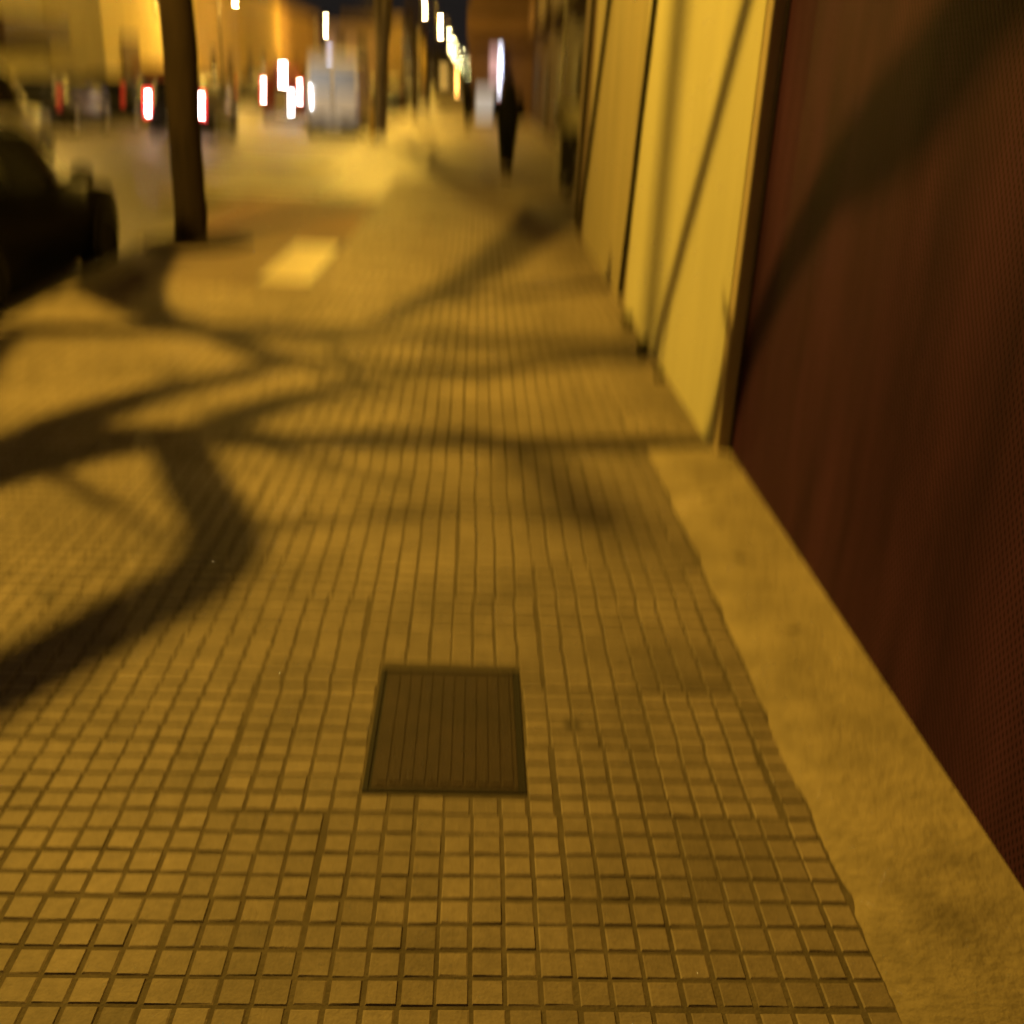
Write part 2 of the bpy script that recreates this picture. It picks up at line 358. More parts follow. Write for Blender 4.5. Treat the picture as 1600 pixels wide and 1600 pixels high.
# 1: house with the brown shutter
h1 = empty('shutter_house', (2.5, 4, 0), 'cream house with the wide brown metal shutter beside the camera', 'house')
def ch(mb, name, mat, par, off): # child with geometry given in world coordinates
    o = mb.build(name, mat, par); o.location = (-off[0], -off[1], -off[2]); return o
O1 = (2.5, 4, 0)
wl = MB().box(WX, 6, 5.07, 8.60, -.02, 3.02).box(1.6, 6, -4.0, 5.06, -.02, 3.015)
ch(wl, 'wall', M['wall_cream'], h1, O1)
ch(MB().box(WX-.05, 6.05, -4.05, 8.60, 3.05, 3.5), 'parapet', M['plaster_dark'], h1, O1)
ch(MB().box(WX+.004, 1.42, 4.965, 5.068, 0, 3.046, .006), 'jamb', M['jamb'], h1, O1)
sh = MB().box(1.345, 1.40, -3.6, 4.93, .012, 3.02)
for i in range(0): pass
sho = ch(sh, 'shutter', M['shutter'], h1, O1); sho['label'] = 'dark brown perforated metal shutter'
fr = MB().box(1.333, 1.41, 4.932, 4.963, .01, 3.04, .004)  # dark strip painting in the jamb's shadow along the shutter edge
ch(fr, 'shutter_frame', M['shutter_frame'], h1, O1)
# 2: ochre house
h2 = empty('ochre_house', (2.5, 10.5, 0), 'dull ochre house front next along the pavement after the cream house', 'house')
O2 = (2.5, 10.5, 0)
ch(MB().box(WX+.006, 6, 8.603, 12.55, -.02, 3.3), 'wall', M['wall_ochre'], h2, O2)
ch(MB().box(WX+.004, 6.0, 12.553, 13.85, -.02, 3.3), 'corner_pier', M['wall_brown'], h2, O2)
ch(MB().box(WX-.04, 6.05, 8.603, 13.9, 3.302, 3.7), 'parapet', M['plaster_dark'], h2, O2)
# black cables running down the fronts, slightly slanted
def cable(ya, yb, label, x=WX):
    pts = [(x-.02, ya+(yb-ya)*.6*i/12 + .01*math.sin(i*1.3), .06+2.92*i/12) for i in range(13)]
    o = MB().tube(pts, .022, 8)
    for i in (2,5,8,11): p = pts[i]; o.box(p[0]-.026, p[0]+.02, p[1]-.03, p[1]+.03, p[2]-.012, p[2]+.012)
    tag(o.build('cable', M['cable']), label, 'cable', 'cables on the house fronts')
cable(8.80, 7.6, 'black cable running down between the cream and ochre house fronts')
cable(12.85, 9.6, 'black cable slanting down the brown corner pier of the ochre house')
cable(13.3, 12.4, 'thin black cable closest to the far corner of the ochre house')
# 3: dark set-back building
h3 = empty('set_back_building', (5, 32, 0), 'dark brown set-back building behind the walking pedestrian', 'building')
O3 = (5, 32, 0)
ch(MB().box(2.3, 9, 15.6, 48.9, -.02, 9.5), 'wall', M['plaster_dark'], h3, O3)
for i, yy in enumerate((20.5, 25.5, 31, 37, 43)):
    wd = ch(MB().box(2.26, 2.36, yy, yy+1.9, .0 if i % 2 else .9, 2.4), 'door' if i % 2 else 'window', M['shutter_frame'], h3, O3)
    MB().box(2.245, 2.30, yy+.1, yy+1.8, .1 if i % 2 else 1.0, 2.3).build('pane', M['iron_dark'], wd)
for yy in (17, 24, 31, 38):
    ch(MB().box(1.75, 2.298, yy, yy+4.2, 3.3, 3.46, .01).box(1.75, 1.79, yy+.02, yy+4.18, 3.463, 4.3), 'balcony', M['plaster_umber'], h3, O3)
# 4: projecting building with the lit shop
h4 = empty('shop_building', (4, 54, 0), 'brown building jutting over the pavement with the pale lit shopfront', 'building')
O4 = (4, 54, 0)
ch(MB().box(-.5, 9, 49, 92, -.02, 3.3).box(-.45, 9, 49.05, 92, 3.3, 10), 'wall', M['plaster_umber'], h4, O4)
ch(MB().box(-.62, 4.3, 48.2, 48.998, 3.28, 3.44, .01).box(-.62, 4.3, 48.2, 48.25, 3.443, 4.45), 'balcony', M['plaster_umber'], h4, O4)
ch(MB().box(-.62, 4.3, 48.0, 48.996, 4.62, 4.85, .01), 'cornice', M['plaster_dark'], h4, O4)
sw = ch(MB().box(-.22, .86, 48.93, 48.995, .12, 1.32), 'shop_window', M['steel'], h4, O4)
MB().box(-.16, .80, 48.90, 48.932, .18, 1.26).build('pane', M['shop_glow'], sw)
# projecting sign
sg = empty('shop_sign', (.72, 48.6, 0), 'tall blue-white lit sign with pinkish panel above the shopfront', 'sign')
OS = (.72, 48.6, 0)
ch(MB().box(.38, .98, 48.50, 48.60, 1.72, 2.86, .02), 'panel', M['sign_pink'], sg, OS)
ch(MB().box(.80, .90, 48.44, 48.495, 1.30, 2.90, .015), 'tube', M['sign_white'], sg, OS)
ch(MB().box(.93, .97, 48.45, 48.495, 2.0, 2.7), 'edge_light', M['blue_light'], sg, OS)
ch(MB().box(.80, .89, 48.45, 48.495, .95, 1.28, .01), 'lower_light', M['sign_red'], sg, OS)
for xb in (.45,.86): ch(MB().box(xb, xb+.05, 48.60, 48.99, 2.2, 2.26), 'bracket', M['steel'], sg, OS)

# weeds at the foot of the wall
def weed(x, y, h, label, seed):
    r = random.Random(seed); m = MB()
    for i in range(26):
        a = r.uniform(0, 2*PI); l = h*r.uniform(.5,1.1); s = r.uniform(.2,.8)*l
        c = Vector((x+r.uniform(-.03,.03), y+r.uniform(-.05,.05), 0)); d = Vector((math.cos(a), math.sin(a), 0)); q = Vector((-d.y, d.x, 0))*r.uniform(.006,.014)
        mid = c + d*s*.45 + Vector((0,0,l*.7)); tip = c + d*s + Vector((0,0,l*.8))
        if tip.x > WX-.01: tip.x = WX-.01
        if mid.x > WX-.02: mid.x = WX-.02
        m.add([c-q*.5, c+q*.5, mid+q, mid-q], [(0,1,2,3)]).add([mid-q, mid+q, tip], [(0,1,2)])
    tag(m.build('weed_tuft', M['weed']), label, 'weed', 'weeds at the wall foot')
weed(1.19, 7.02, .15, 'dark weed tuft at the wall foot below the slanting branch shadow', 1)
weed(1.21, 8.0, .11, 'smaller dark weed tuft near the foot of the nearest cable', 2)
weed(1.22, 6.45, .06, 'tiny weed tuft at the cream wall foot closest to the shutter', 3)

# ------------------------------------------------------------------ street lamps
def add_light(name, loc, power, col=SOD, rad=.05, spot=None, aim=None):
    if spot:
        l = bpy.data.lights.new(name, 'SPOT'); l.spot_size = spot; l.spot_blend = .6
    else: l = bpy.data.lights.new(name, 'POINT')
    l.energy = power; l.color = col; l.shadow_soft_size = rad
    o = bpy.data.objects.new(name, l); COL.objects.link(o); o.location = loc
    if aim: o.rotation_euler = (Vector(aim)-Vector(loc)).to_track_quat('-Z','Y').to_euler()
    return o
LH = 7.55
def lamp_proto(arm=1.05, h=LH, lens='lamp_lens', k=1.0):
    root = empty('street_lamp', (0,0,0), 'x', 'street lamp')
    MB().lathe([(.0,0),(.085,0),(.08,.4),(.06,.5),(.055,3),(.045,h-.1),(.04,h+.05),(0,h+.06)], n=16).build('post', M['post_paint'], root)
    MB().tube([(0,0,h-.15),(-.25,0,h+.08),(-.6,0,h+.14),(-arm+.25,0,h+.14)], .03, 8).build('arm', M['post_paint'], root)
    hd = MB(); hd.add([(-arm-.32,-.13,h+.05),(-arm+.32,-.10,h+.05),(-arm+.32,.10,h+.05),(-arm-.32,.13,h+.05),
                       (-arm-.26,-.08,h+.18),(-arm+.28,-.06,h+.2),(-arm+.28,.06,h+.2),(-arm-.26,.08,h+.18)],
                      [(0,1,2,3),(7,6,5,4),(0,4,5,1),(1,5,6,2),(2,6,7,3),(3,7,4,0)])
    hdo = hd.build('lamp_head', M['post_paint'], root)
    MB().ball((-arm, 0, h+.02), (.19*k,.16*k,.11*k)).build('lens', M[lens], hdo)
    return root
lp = lamp_proto(1.05, LH, 'lamp_lens'); G = 'street lamps along our kerb'
lamp_ys = [7.3, 41, 70, 106, 145, 199, 257, 330, 429, 552, 724, 970]
lamp_x = [-3.55, -3.6, -3.7, -4.17, -4.18, -4.54, -5.11, -5.53, -5.98, -6.38, -6.6, -6.9]
names = ['nearest street lamp overhanging the road by the black parked car', 'tall street lamp post behind the pale forked tree', 'slim street lamp post farther on with its head above view',
         'highest lit lamp head in the receding row', 'second highest lit lamp head in the receding row', 'third lit lamp head down the receding row',
         'fourth lit lamp head down the receding row', 'fifth lit lamp head down the receding row', 'sixth lit lamp head down the receding row', 'seventh lit lamp head down the receding row',
         'last lamp head but one at the end of the receding row', 'most distant lit lamp at the end of the row']
for i, yy in enumerate(lamp_ys):
    o = lp if i == 0 else copy_tree(lp)
    o.location = (lamp_x[i], yy, 0); o['label'] = names[i]; o['group'] = G
    if i == 0:
        for c_ in o.children_recursive:
            if c_.name.startswith('lens'): near_lens = c_
    if i < 6:
        p_ = (lamp_x[i]-1.05, yy, LH-.16)
        add_light('lamp_light', p_, [3250, 5000, 3600, 3000, 3000, 3000][i], rad=.085 if i == 0 else .06)
near_lens.material_slots[0].link = 'OBJECT'; near_lens.material_slots[0].material = M['lamp_lens_near']
L0 = Vector((-4.6, 7.3, LH-.16))
# lamps across the road; the first, out of view, is added to brighten it
lp2 = lamp_proto(-.9, 5.2, k=.55); lp2['group'] = 'street lamps across the road'
for i, (yy, lab) in enumerate([(31, 'lamp post across the road before the olive shutters'), (60, 'lamp across the road above the dark trunk side'), (94, 'lone lit lamp head above the white van roof'), (150, 'small lamp farther down across the road')]):
    o = lp2 if i == 0 else copy_tree(lp2)
    o.location = (-13.75, yy, 0); o['label'] = lab
    add_light('lamp_light', (-12.85, yy, 5.03), [1500, 1500, 1200, 2200][i], (1.0,.56,.085))

# ------------------------------------------------------------------ trees
def trunk_mb(base, pts, rad, n=14, seed=0):
    r = random.Random(seed); m = MB(); P_ = [Vector(base)+Vector(p) for p in pts]
    # subdivide with slight waviness
    out, ro = [], []
    for i in range(len(P_)-1):
        for k_ in range(4):
            t_ = k_/4; j = Vector((r.uniform(-1,1), r.uniform(-1,1), 0))*.012
            out.append(P_[i].lerp(P_[i+1], t_)+j); ro.append((rad[i]*(1-t_)+rad[i+1]*t_)*r.uniform(.97,1.04))
    out.append(P_[-1]); ro.append(rad[-1]); return m.tube(out, ro, n)
def smooth(pts, k=5):
    pts = [Vector(p) for p in pts]; o = []
    for i in range(len(pts)-1):
        a = pts[max(i-1,0)]; b = pts[i]; c = pts[i+1]; d = pts[min(i+2,len(pts)-1)]
        for j in range(k):
            t_ = j/k
            o.append(.5*((2*b)+(c-a)*t_+(2*a-5*b+4*c-d)*t_*t_+(3*b-a-3*c+d)*t_**3))
    o.append(pts[-1]); return o
def limb(m, pts, r0, r1, twigs=0, rng=None, tl=.6):
    r0, r1 = r0*1.22, r1*1.25; s = smooth(pts); n = len(s); m.tube(s, [r0+(r1-r0)*i/(n-1) for i in range(n)], 8)
    for _ in range(twigs):
        i = rng.randrange(n//4, n); p = s[i]; d = Vector((rng.uniform(-1,1), rng.uniform(-1,1), rng.uniform(-.1,.9))).normalized()
        q = [p]; l = tl*rng.uniform(.5,1.2)
        for a in range(4):
            d = (d + Vector((rng.uniform(-.3,.3), rng.uniform(-.3,.3), .12))).normalized(); q.append(q[-1]+d*l/4)
        m.tube(q, [max(.012, r1*.5)*(1-.2*a) for a in range(5)], 5)
def grow(m, p, d, r, l, depth, rng):
    q = [p]
    for a in range(4):
        d = (d + Vector((rng.uniform(-.22,.22), rng.uniform(-.22,.22), .07))).normalized(); q.append(q[-1]+d*l/4)
    m.tube(q, [r*(1-.1*a) for a in range(5)], 7)
    if depth > 0:
        for _ in range(rng.choice((2,3))):
            dd = (d + Vector((rng.uniform(-.8,.8), rng.uniform(-.8,.8), rng.uniform(-.1,.5)))).normalized()
            grow(m, q[-1] if rng.random() < .6 else q[3], dd, r*.62, l*.78, depth-1, rng)
# positions on branches: a fraction t of the way from the lamp to the spot its shadow falls on
def sp(px, py, t, pz=0.0): return L0 + (Vector((px,py,pz))-L0)*t
rng = random.Random(11)
t1 = empty('street_tree', (-3.3, 5.3, 0), 'bare street tree whose branches shade the near pavement', 'tree', 'bare street trees along the kerb')
O = Vector((-3.3, 5.3, 0)); fork = sp(-2.45,4.35,.57)
trunk_mb((0,0,0), [(0,0,-.05),(0,0,.15),(-.03,.25,1.6),tuple(fork-O)], [.2,.15,.125,.11], seed=2).build('trunk', M['bark'], t1)
cr = MB()
def lm(pts, r0, r1, tw=0, tl=.5): limb(cr, [p-O for p in pts], r0, r1, tw, rng, tl)
S1 = [fork, sp(-2.21,4.61,.56), sp(-1.86,4.90,.56), sp(-1.43,5.03,.57), sp(-.93,4.99,.58), sp(-.11,5.06,.6), sp(.56,5.09,.62), sp(1.22,5.17,.65)]
lm(S1[:5], .18, .055, 4, .8); lm(S1[4:], .056, .056)
# rises past the jamb and spreads in front of the shutter
lm([sp(1.22,5.17,.65), sp(1.34,4.97,.65,.32), sp(1.34,4.78,.64,.69), sp(1.34,4.31,.63,1.2), sp(1.34,3.81,.6,1.6), sp(1.34,3.3,.58,1.85), sp(1.34,2.7,.55,2.15)], .034, .055, 1)
lm([sp(1.34,4.0,.61,1.45), sp(1.34,3.45,.58,1.62), sp(1.34,3.15,.56,1.8), sp(1.34,2.83,.54,2.1)], .045, .04, 1)
lm([sp(-2.21,4.61,.56), sp(-2.1,5.2,.55), sp(-1.76,5.86,.55), sp(-1.51,6.10,.54), sp(-1.2,6.6,.53)], .10, .045, 4, .8)
lm([fork, sp(-3.17,6.85,.55), sp(-2.61,7.28,.54), sp(-2.07,7.45,.53), sp(-1.57,6.94,.53), sp(-1.2,6.56,.53)], .07, .05, 4, .8)
lm([sp(-1.71,4.91,.565), sp(-1.43,5.04,.55), sp(-1.19,5.51,.55), sp(-.93,5.85,.54), sp(-.6,6.1,.53)], .085, .045, 4, .7)
lm([sp(-1.62,4.96,.565), sp(-1.45,4.85,.56), sp(-1.22,4.34,.55), sp(-1.0,3.86,.54), sp(-.98,3.48,.53), sp(-1.18,3.1,.53), sp(-1.42,2.66,.53), sp(-1.7,2.2,.53), sp(-2.0,1.8,.52)], .070, .062, 0)
lm([sp(-1.2,6.56,.53), sp(-.58,6.56,.53), sp(.01,6.5,.54), sp(.49,6.74,.55), sp(1.23,6.96,.57), sp(1.27,6.44,.58,.79), sp(1.27,5.99,.57,1.38), sp(1.27,5.44,.55,2.15), sp(1.27,4.9,.53,2.9)], .055, .034, 1)
lm([sp(-2.07,7.45,.53), sp(-.86,7.63,.5), sp(-.52,8.35,.5), sp(-.22,8.71,.5), sp(.63,9.29,.5), sp(1.35,9.91,.5)], .028, .062, 1)
lm([sp(-.52,8.35,.5), sp(-.01,9.9,.5), sp(.45,12.0,.5), sp(.9,14.0,.5), sp(1.3,16.5,.48)], .06, .19, 2)
lm([sp(-.93,4.99,.58), sp(-.2,5.3,.42), sp(.25,4.9,.34), sp(.44,4.45,.30), sp(.6,4.0,.28)], .018, .04, 0)
lm([sp(-2.07,7.45,.53), sp(-2.5,7.9,.54), sp(-2.75,8.4,.55), sp(-3.05,9.4,.56), sp(-3.2,10.3,.57)], .07, .15, 2)
lm([sp(-2.6,8.0,.54), sp(-3.1,8.7,.55), sp(-3.3,9.6,.56), sp(-3.3,10.6,.57), sp(-3.1,11.3,.58)], .08, .14, 1)  # extra limb out of view, added to darken the ground by the parked car
lm([sp(-1.0,3.86,.54), sp(-.55,4.0,.53), sp(-.1,4.12,.52), sp(.5,4.15,.52)], .014, .006, 1)
for dd in ((-.7,-.6,.5),(-.9,-.2,.4)): grow(cr, fork-O, Vector(dd).normalized(), .06, .8, 1, rng)
cr.build('crown', M['bark'], t1)
# second tree: the dark trunk in view
t2 = empty('street_tree', (-3.1, 11.55, 0), 'dark bare tree trunk at the kerb past the black car', 'tree', 'bare street trees along the kerb')
trunk_mb((0,0,0), [(0,0,-.06),(.01,0,.10),(.01,0,.9),(.02,.03,1.9),(.0,.05,3.0),(-.05,.05,3.6)], [.20,.172,.160,.168,.180,.2], n=18, seed=4).build('trunk', M['bark'], t2)
cr = MB()
for dd in ((-.9,.5,.7),(-.5,.9,.6),(-.8,-.1,.9)): grow(cr, Vector((-.05,.05,3.5)), Vector(dd).normalized(), .1, 1.4, 2, rng)
cr.build('crown', M['bark'], t2)
# tree pit of bare soil
tag(MB().lathe([(.0,.012),(.3,.01),(.5,.006),(.62,.001),(.62,-.05)], c=(-3.0,11.35,0), n=20).build('tree_pit', M['soil']), kind='structure')
# third tree: paler, forking trunk
t3 = empty('street_tree', (-2.98, 33.4, 0), 'pale forked tree trunk just past the white van', 'tree', 'bare street trees along the kerb')
trunk_mb((0,0,0), [(0,0,-.06),(0,0,.2),(.03,0,1.4),(.1,0,2.6)], [.22,.17,.15,.17], seed=6).build('trunk', M['bark_pale'], t3)
cr = MB(); limb(cr, [(.1,0,2.5),(.16,0,3.2),(.26,0,4.1),(.4,.1,5.2)], .15, .12, 2, rng, .8); limb(cr, [(.1,0,2.5),(-.02,0,3.2),(-.05,.1,4.1),(-.2,.2,5.2)], .14, .11, 2, rng, .8)
for b in ((.4,.1,5.2),(-.2,.2,5.2)): grow(cr, Vector(b), Vector((b[0],.1,1)).normalized(), .1, 1.4, 2, rng)
cr.build('crown', M['bark_pale'], t3)
for i, (x, y, lab) in enumerate([(-3.05, 52, 'slender bare tree beyond the pale forked trunk'), (-3.0, 64, 'bare tree between two far lamp posts in the kerbside row')]):
    t4 = empty('street_tree', (x, y, 0), lab, 'tree', 'bare street trees along the kerb')
    trunk_mb((0,0,0), [(0,0,-.06),(0,0,.2),(.03,0,1.5),(0,0,3.0)], [.17,.13,.11,.1], seed=8+i, n=10).build('trunk', M['bark'], t4)
    cr = MB()
    for dd in ((-.6,.3,1),(-.3,-.4,1),(-.1,.5,1.1)): grow(cr, Vector((0,0,2.95)), Vector(dd).normalized(), .07, 1.1, 2, rng)
    cr.build('crown', M['bark'], t4)

# ------------------------------------------------------------------ vehicles
def lerp_st(st, y):
    for a, b in zip(st, st[1:]):
        if a[0] <= y <= b[0]:
            t_ = (y-a[0])/(b[0]-a[0]) if b[0] > a[0] else 0
            t_ = t_*t_*(3-2*t_)*.35 + t_*.65
            return [p+(q-p)*t_ for p, q in zip(a, b)]
    return list(st[-1])
# station: y, zlow, zshoulder, ztop, wlow, wshoulder, wtop (half widths)
HATCH = [(0,.42,.72,.78,.62,.70,.60),(.06,.30,.80,.95,.72,.80,.62),(.30,.24,.90,1.28,.80,.86,.60),(.62,.22,.93,1.44,.84,.88,.60),(1.5,.20,.92,1.48,.86,.885,.61),
         (2.35,.20,.90,1.44,.86,.885,.60),(2.75,.20,.89,1.24,.86,.885,.60),(3.15,.20,.88,.97,.86,.88,.64),(3.7,.21,.80,.88,.84,.86,.62),(4.05,.26,.68,.76,.74,.78,.58),(4.18,.36,.58,.62,.56,.60,.46)]
MPV = [(0,.40,.9,1.55,.74,.84,.68),(.08,.28,.98,1.76,.80,.88,.72),(.5,.22,1.02,1.84,.86,.90,.73),(2.1,.22,1.02,1.86,.86,.90,.73),(2.75,.22,1.02,1.76,.86,.90,.70),
       (3.2,.22,1.01,1.36,.86,.90,.70),(3.45,.22,1.0,1.12,.86,.89,.72),(4.0,.24,.92,1.0,.84,.86,.68),(4.3,.32,.74,.80,.72,.76,.56),(4.4,.42,.62,.66,.56,.60,.46)]
VAN = [(0,.42,1.1,2.30,.78,.86,.74),(.05,.32,1.14,2.40,.82,.88,.78),(.4,.26,1.15,2.46,.86,.90,.79),(2.9,.26,1.15,2.46,.86,.90,.79),(3.6,.26,1.14,2.30,.86,.90,.74),
       (4.15,.26,1.12,1.62,.86,.90,.70),(4.5,.26,1.08,1.2,.86,.88,.70),(4.85,.34,.9,.98,.76,.80,.60),(4.95,.45,.75,.8,.58,.62,.5)]
def car(name, st, loc, paint, label, cat, group=None, flip=False, sx=1.0, tails='dim', heads='off', van=False, plate=True, rim='rim'):
    root = empty(name, loc, label, cat, group, PI if flip else 0)
    Ln = st[-1][0]; ys = []
    for a, b in zip(st, st[1:]):
        nn = max(2, int((b[0]-a[0])/.14)); ys += [a[0]+(b[0]-a[0])*i/nn for i in range(nn)]
    ys.append(Ln)
    def half(y):
        _, zl, zs, zt, wl_, ws, wt = lerp_st(st, y)
        wl_, ws, wt = wl_*sx, ws*sx, wt*sx; g = zt-zs
        return [(0,zl),(wl_*.86,zl),(wl_,zl+.14*(zs-zl)),(ws,zl+.62*(zs-zl)),(ws*.985,zs),(wt+(ws-wt)*.12,zt-min(.05,g*.2)),(wt*.86,zt-.008*min(1,g*3)),(0,zt)]
    vs_, fs_ = [], []; H = 8; ring = 2*H-2
    for y in ys:
        h = half(y); vs_ += [(x, y-Ln/2, z) for x, z in h] + [(-x, y-Ln/2, z) for x, z in reversed(h[1:-1])]
    for i in range(len(ys)-1):
        for k_ in range(ring): fs_.append((i*ring+k_, i*ring+(k_+1)%ring, (i+1)*ring+(k_+1)%ring, (i+1)*ring+k_))
    fs_.append(tuple(reversed(range(ring)))); fs_.append(tuple((len(ys)-1)*ring+k_ for k_ in range(ring)))
    mb = MB(); mb.add(vs_, fs_, True); body = mb.build('body', paint, root)
    md = body.modifiers.new('edge', 'EDGE_SPLIT'); md.split_angle = math.radians(48)
    # greenhouse
    zr = max(s_[3] for s_ in st); roof = [s_ for s_ in st if s_[3] > zr-.12]; y0r, y1r = roof[0][0], roof[-1][0]
    def side_win(a, b):
        for sgn in (-1, 1):
            v, f = [], []; n_ = 8
            for i in range(n_+1):
                y = a+(b-a)*i/n_; h = half(y); p, q = h[4], h[5]
                for s_ in (.10, .93): v.append((sgn*(p[0]+(q[0]-p[0])*s_+.007), y-Ln/2, p[1]+(q[1]-p[1])*s_))
            for i in range(n_): f.append((2*i, 2*i+1, 2*i+3, 2*i+2) if sgn < 0 else (2*i, 2*i+2, 2*i+3, 2*i+1))
            MB().add(v, f, True).build('side_window', M['glass'], root)
    def top_win(a, b, nm):
        v, f = [], []; n_ = 6
        for i in range(n_+1):
            y = a+(b-a)*i/n_; h = half(y); hw = h[6][0]*.98; dzdy = (half(y+.03)[7][1]-half(y-.03)[7][1])/.06
            nl = math.hypot(1, dzdy); off = .010
            for x in (-hw, 0, hw): v.append((x, y-Ln/2-dzdy/nl*off, (h[7][1] if x == 0 else h[6][1])+off/nl))
        for i in range(n_):
            for c_ in (0,1): f.append((3*i+c_, 3*i+c_+1, 3*i+c_+4, 3*i+c_+3))
        MB().add(v, f, True).build(nm, M['glass'], root)
    hood = [s_[0] for s_ in st if s_[0] > y1r and s_[3] < zr-.35]
    ws0, ws1 = y1r+.04, hood[0]
    if van:
        side_win(y1r-.55, y1r+.25)
    else:
        mid = (y0r+y1r)/2; side_win(y0r+.12, mid-.05); side_win(mid+.05, y1r+.22)
    top_win(ws0, ws1-.03, 'windscreen')
    Wd = st[len(st)//2][5]*sx
    rz_ = lerp_st(st, 0.0)
    if van:  # upright rear: two door windows, seam
        for sg_ in (-1, 1):
            d_ = MB().box(min(sg_*.03, sg_*.72*sx), max(sg_*.03, sg_*.72*sx), -Ln/2-.012, -Ln/2+.05, .5, 2.26, .012).build('rear_door', paint, root)
            MB().box(min(sg_*.055, sg_*.68*sx), max(sg_*.055, sg_*.68*sx), -Ln/2-.018, -Ln/2-.004, 1.36, 2.14, .004).build('pane', M['van_glass'], d_)
            MB().box(sg_*.07-.02, sg_*.07+.02, -Ln/2-.035, -Ln/2-.01, 1.0, 1.22, .005).build('handle', M['trim'], d_)
        for i in range(5):
            yy = -Ln/2+.35+i*.5; MB().tube([(-.62*sx,yy,2.5),(-.60*sx,yy,2.58),(.60*sx,yy,2.58),(.62*sx,yy,2.5)], .02, 6).build('roof_bar', M['steel'], root)
    elif st is MPV:
        MB().box(-.55, .55, -Ln/2-.02, -Ln/2+.10, 1.08, 1.56, .03).build('rear_window', M['glass'], root)
    else:
        top_win(.07, .58, 'rear_window')
    MB().box(-Wd*.82, Wd*.82, -Ln/2+.25, Ln/2-.25, .10, .36, .04).build('underbody', M['trim'], root)
    MB().box(-Wd*.9, Wd*.9, -Ln/2-.05, -Ln/2+.16, .32, .54, .05).build('bumper', M['trim'], root)
    MB().box(-Wd*.84, Wd*.84, Ln/2-.22, Ln/2+.03, .30, .50, .05).build('bumper', M['trim'], root)
    if plate: MB().box(-.26, .26, -Ln/2-.062, -Ln/2-.045, .38, .49).build('number_plate', M['plate'], root)
    tz = .86 if not van else .98; ty = -Ln/2+(.10 if not van else .0)
    if st is MPV: tz = 1.05
    for sg_ in (-1, 1):
        x_ = sg_*(Wd-.17 if not van else Wd-.09)
        tw = .17 if tails == 'bright' else .10  # bright panels widened to paint in the red halo of glare
        tl_ = MB().box(x_-tw, x_+tw*.7, ty-.10, ty+.10, tz-.11-tw*.4, tz+.12+tw*.4, .04).build('tail_lamp', M['tail' if tails == 'bright' else ('tail_dim' if tails == 'dim' else 'red_paint')], root)
        if tails == 'bright': MB().box(x_-.075, x_+.075, ty-.118, ty-.07, tz-.085, tz+.095, .03).build('bulb', M['tail_core'], tl_)
        hx = sg_*(Wd-.30); hz = .64 if not van else .82
        hl = MB().ball((hx, Ln/2-.16, hz+.02), (.17,.16,.085)).build('headlamp', M['head_off'], root)
        if heads == 'on': MB().ball((hx, Ln/2-.06, hz+.01), (.10,.08,.065)).build('bulb', M['head_lens'], hl)
        mz = lerp_st(st, y1r+.3)[2]+.12
        MB().ball((sg_*(Wd+.10), y1r+.25-Ln/2, mz), (.10,.06,.07)).tube([(sg_*Wd*.95, y1r+.28-Ln/2, mz-.05),(sg_*(Wd+.06), y1r+.26-Ln/2, mz-.02)], .02, 6).build('mirror', M['trim'], root)
    for sg_ in (-1, 1):
        for yy in (.16*Ln+.1, .80*Ln):
            y_ = yy-Ln/2; c_ = (sg_*(Wd-.20), y_, .31+RZ*0)
            wh = MB().lathe([(.19,0),(.30,0),(.315,sg_*.03),(.315,sg_*.17),(.30,sg_*.205),(.20,sg_*.21),(.19,sg_*.19)], 'x', c_, 22).build('wheel', M['tyre'], root)
            MB().lathe([(.0,sg_*.19),(.07,sg_*.205),(.18,sg_*.195),(.195,sg_*.205),(.20,sg_*.19)], 'x', c_, 22).build('rim', M[rim], wh)
            # dark arch
            v, f = [], []; n_ = 14
            for i in range(n_+1):
                a = PI*i/n_
                for rr_ in (.33, .38): v.append((sg_*(Wd+.004), y_+rr_*math.cos(a), .31+rr_*math.sin(a)))
            for i in range(n_): f.append((2*i,2*i+1,2*i+3,2*i+2))
            MB().add(v, f).build('wheel_arch', M['trim'], root)
    return root
nc = car('parked_car', HATCH, (-4.42, 8.86, RZ), M['black_paint'], 'black car parked at the kerb, large and dark at left', 'car', tails='off', rim='trim')
nc.scale = (1.03, 1.0, .97)
pv = car('moving_van', MPV, (-8.35, 17.6, RZ), M['pale_paint'], 'pale high-roofed car seen beyond the black car bonnet', 'car', heads='on', tails='dim')
c1 = car('braking_car', HATCH, (-8.3, 32.4, RZ), M['dark_paint'], 'dark car with glaring brake lamps on both sides of the trunk', 'car', tails='bright')
c2 = car('braking_car', MPV, (-8.05, 47.5, RZ), M['red_paint'], 'reddish high car braking with white reversing lamps beside the van', 'car', tails='bright')
for x in (.28, .40): MB().box(x, x+.07, -2.27, -2.21, .50, .78, .02).build('reversing_lamp', M['reverse'], c2)
MB().box(-.06, .22, -2.24, -2.17, 1.55, 1.78, .02).build('high_brake_lamp', M['tail_core'], c2)
MB().box(-.30, .30, -2.235, -2.215, .62, 1.0, .02).build('tailgate_panel', M['grey_paint'], c2)
vn = car('parked_van', VAN, (-4.72, 38.2, RZ), M['white_van'], 'white parked van seen from behind with two rear doors', 'van', van=True, tails='off'); vn.scale = (1.02, 1, .95)
car('oncoming_car', HATCH, (-6.5, 62, RZ), M['dark_paint'], 'oncoming dark car with a blue-white headlamp right of the white van', 'car', flip=True, heads='on', tails='off')
car('parked_car', HATCH, (-4.5, 56, RZ), M['dark_paint'], 'distant dark car parked by the kerb past the pale tree', 'car', tails='off')
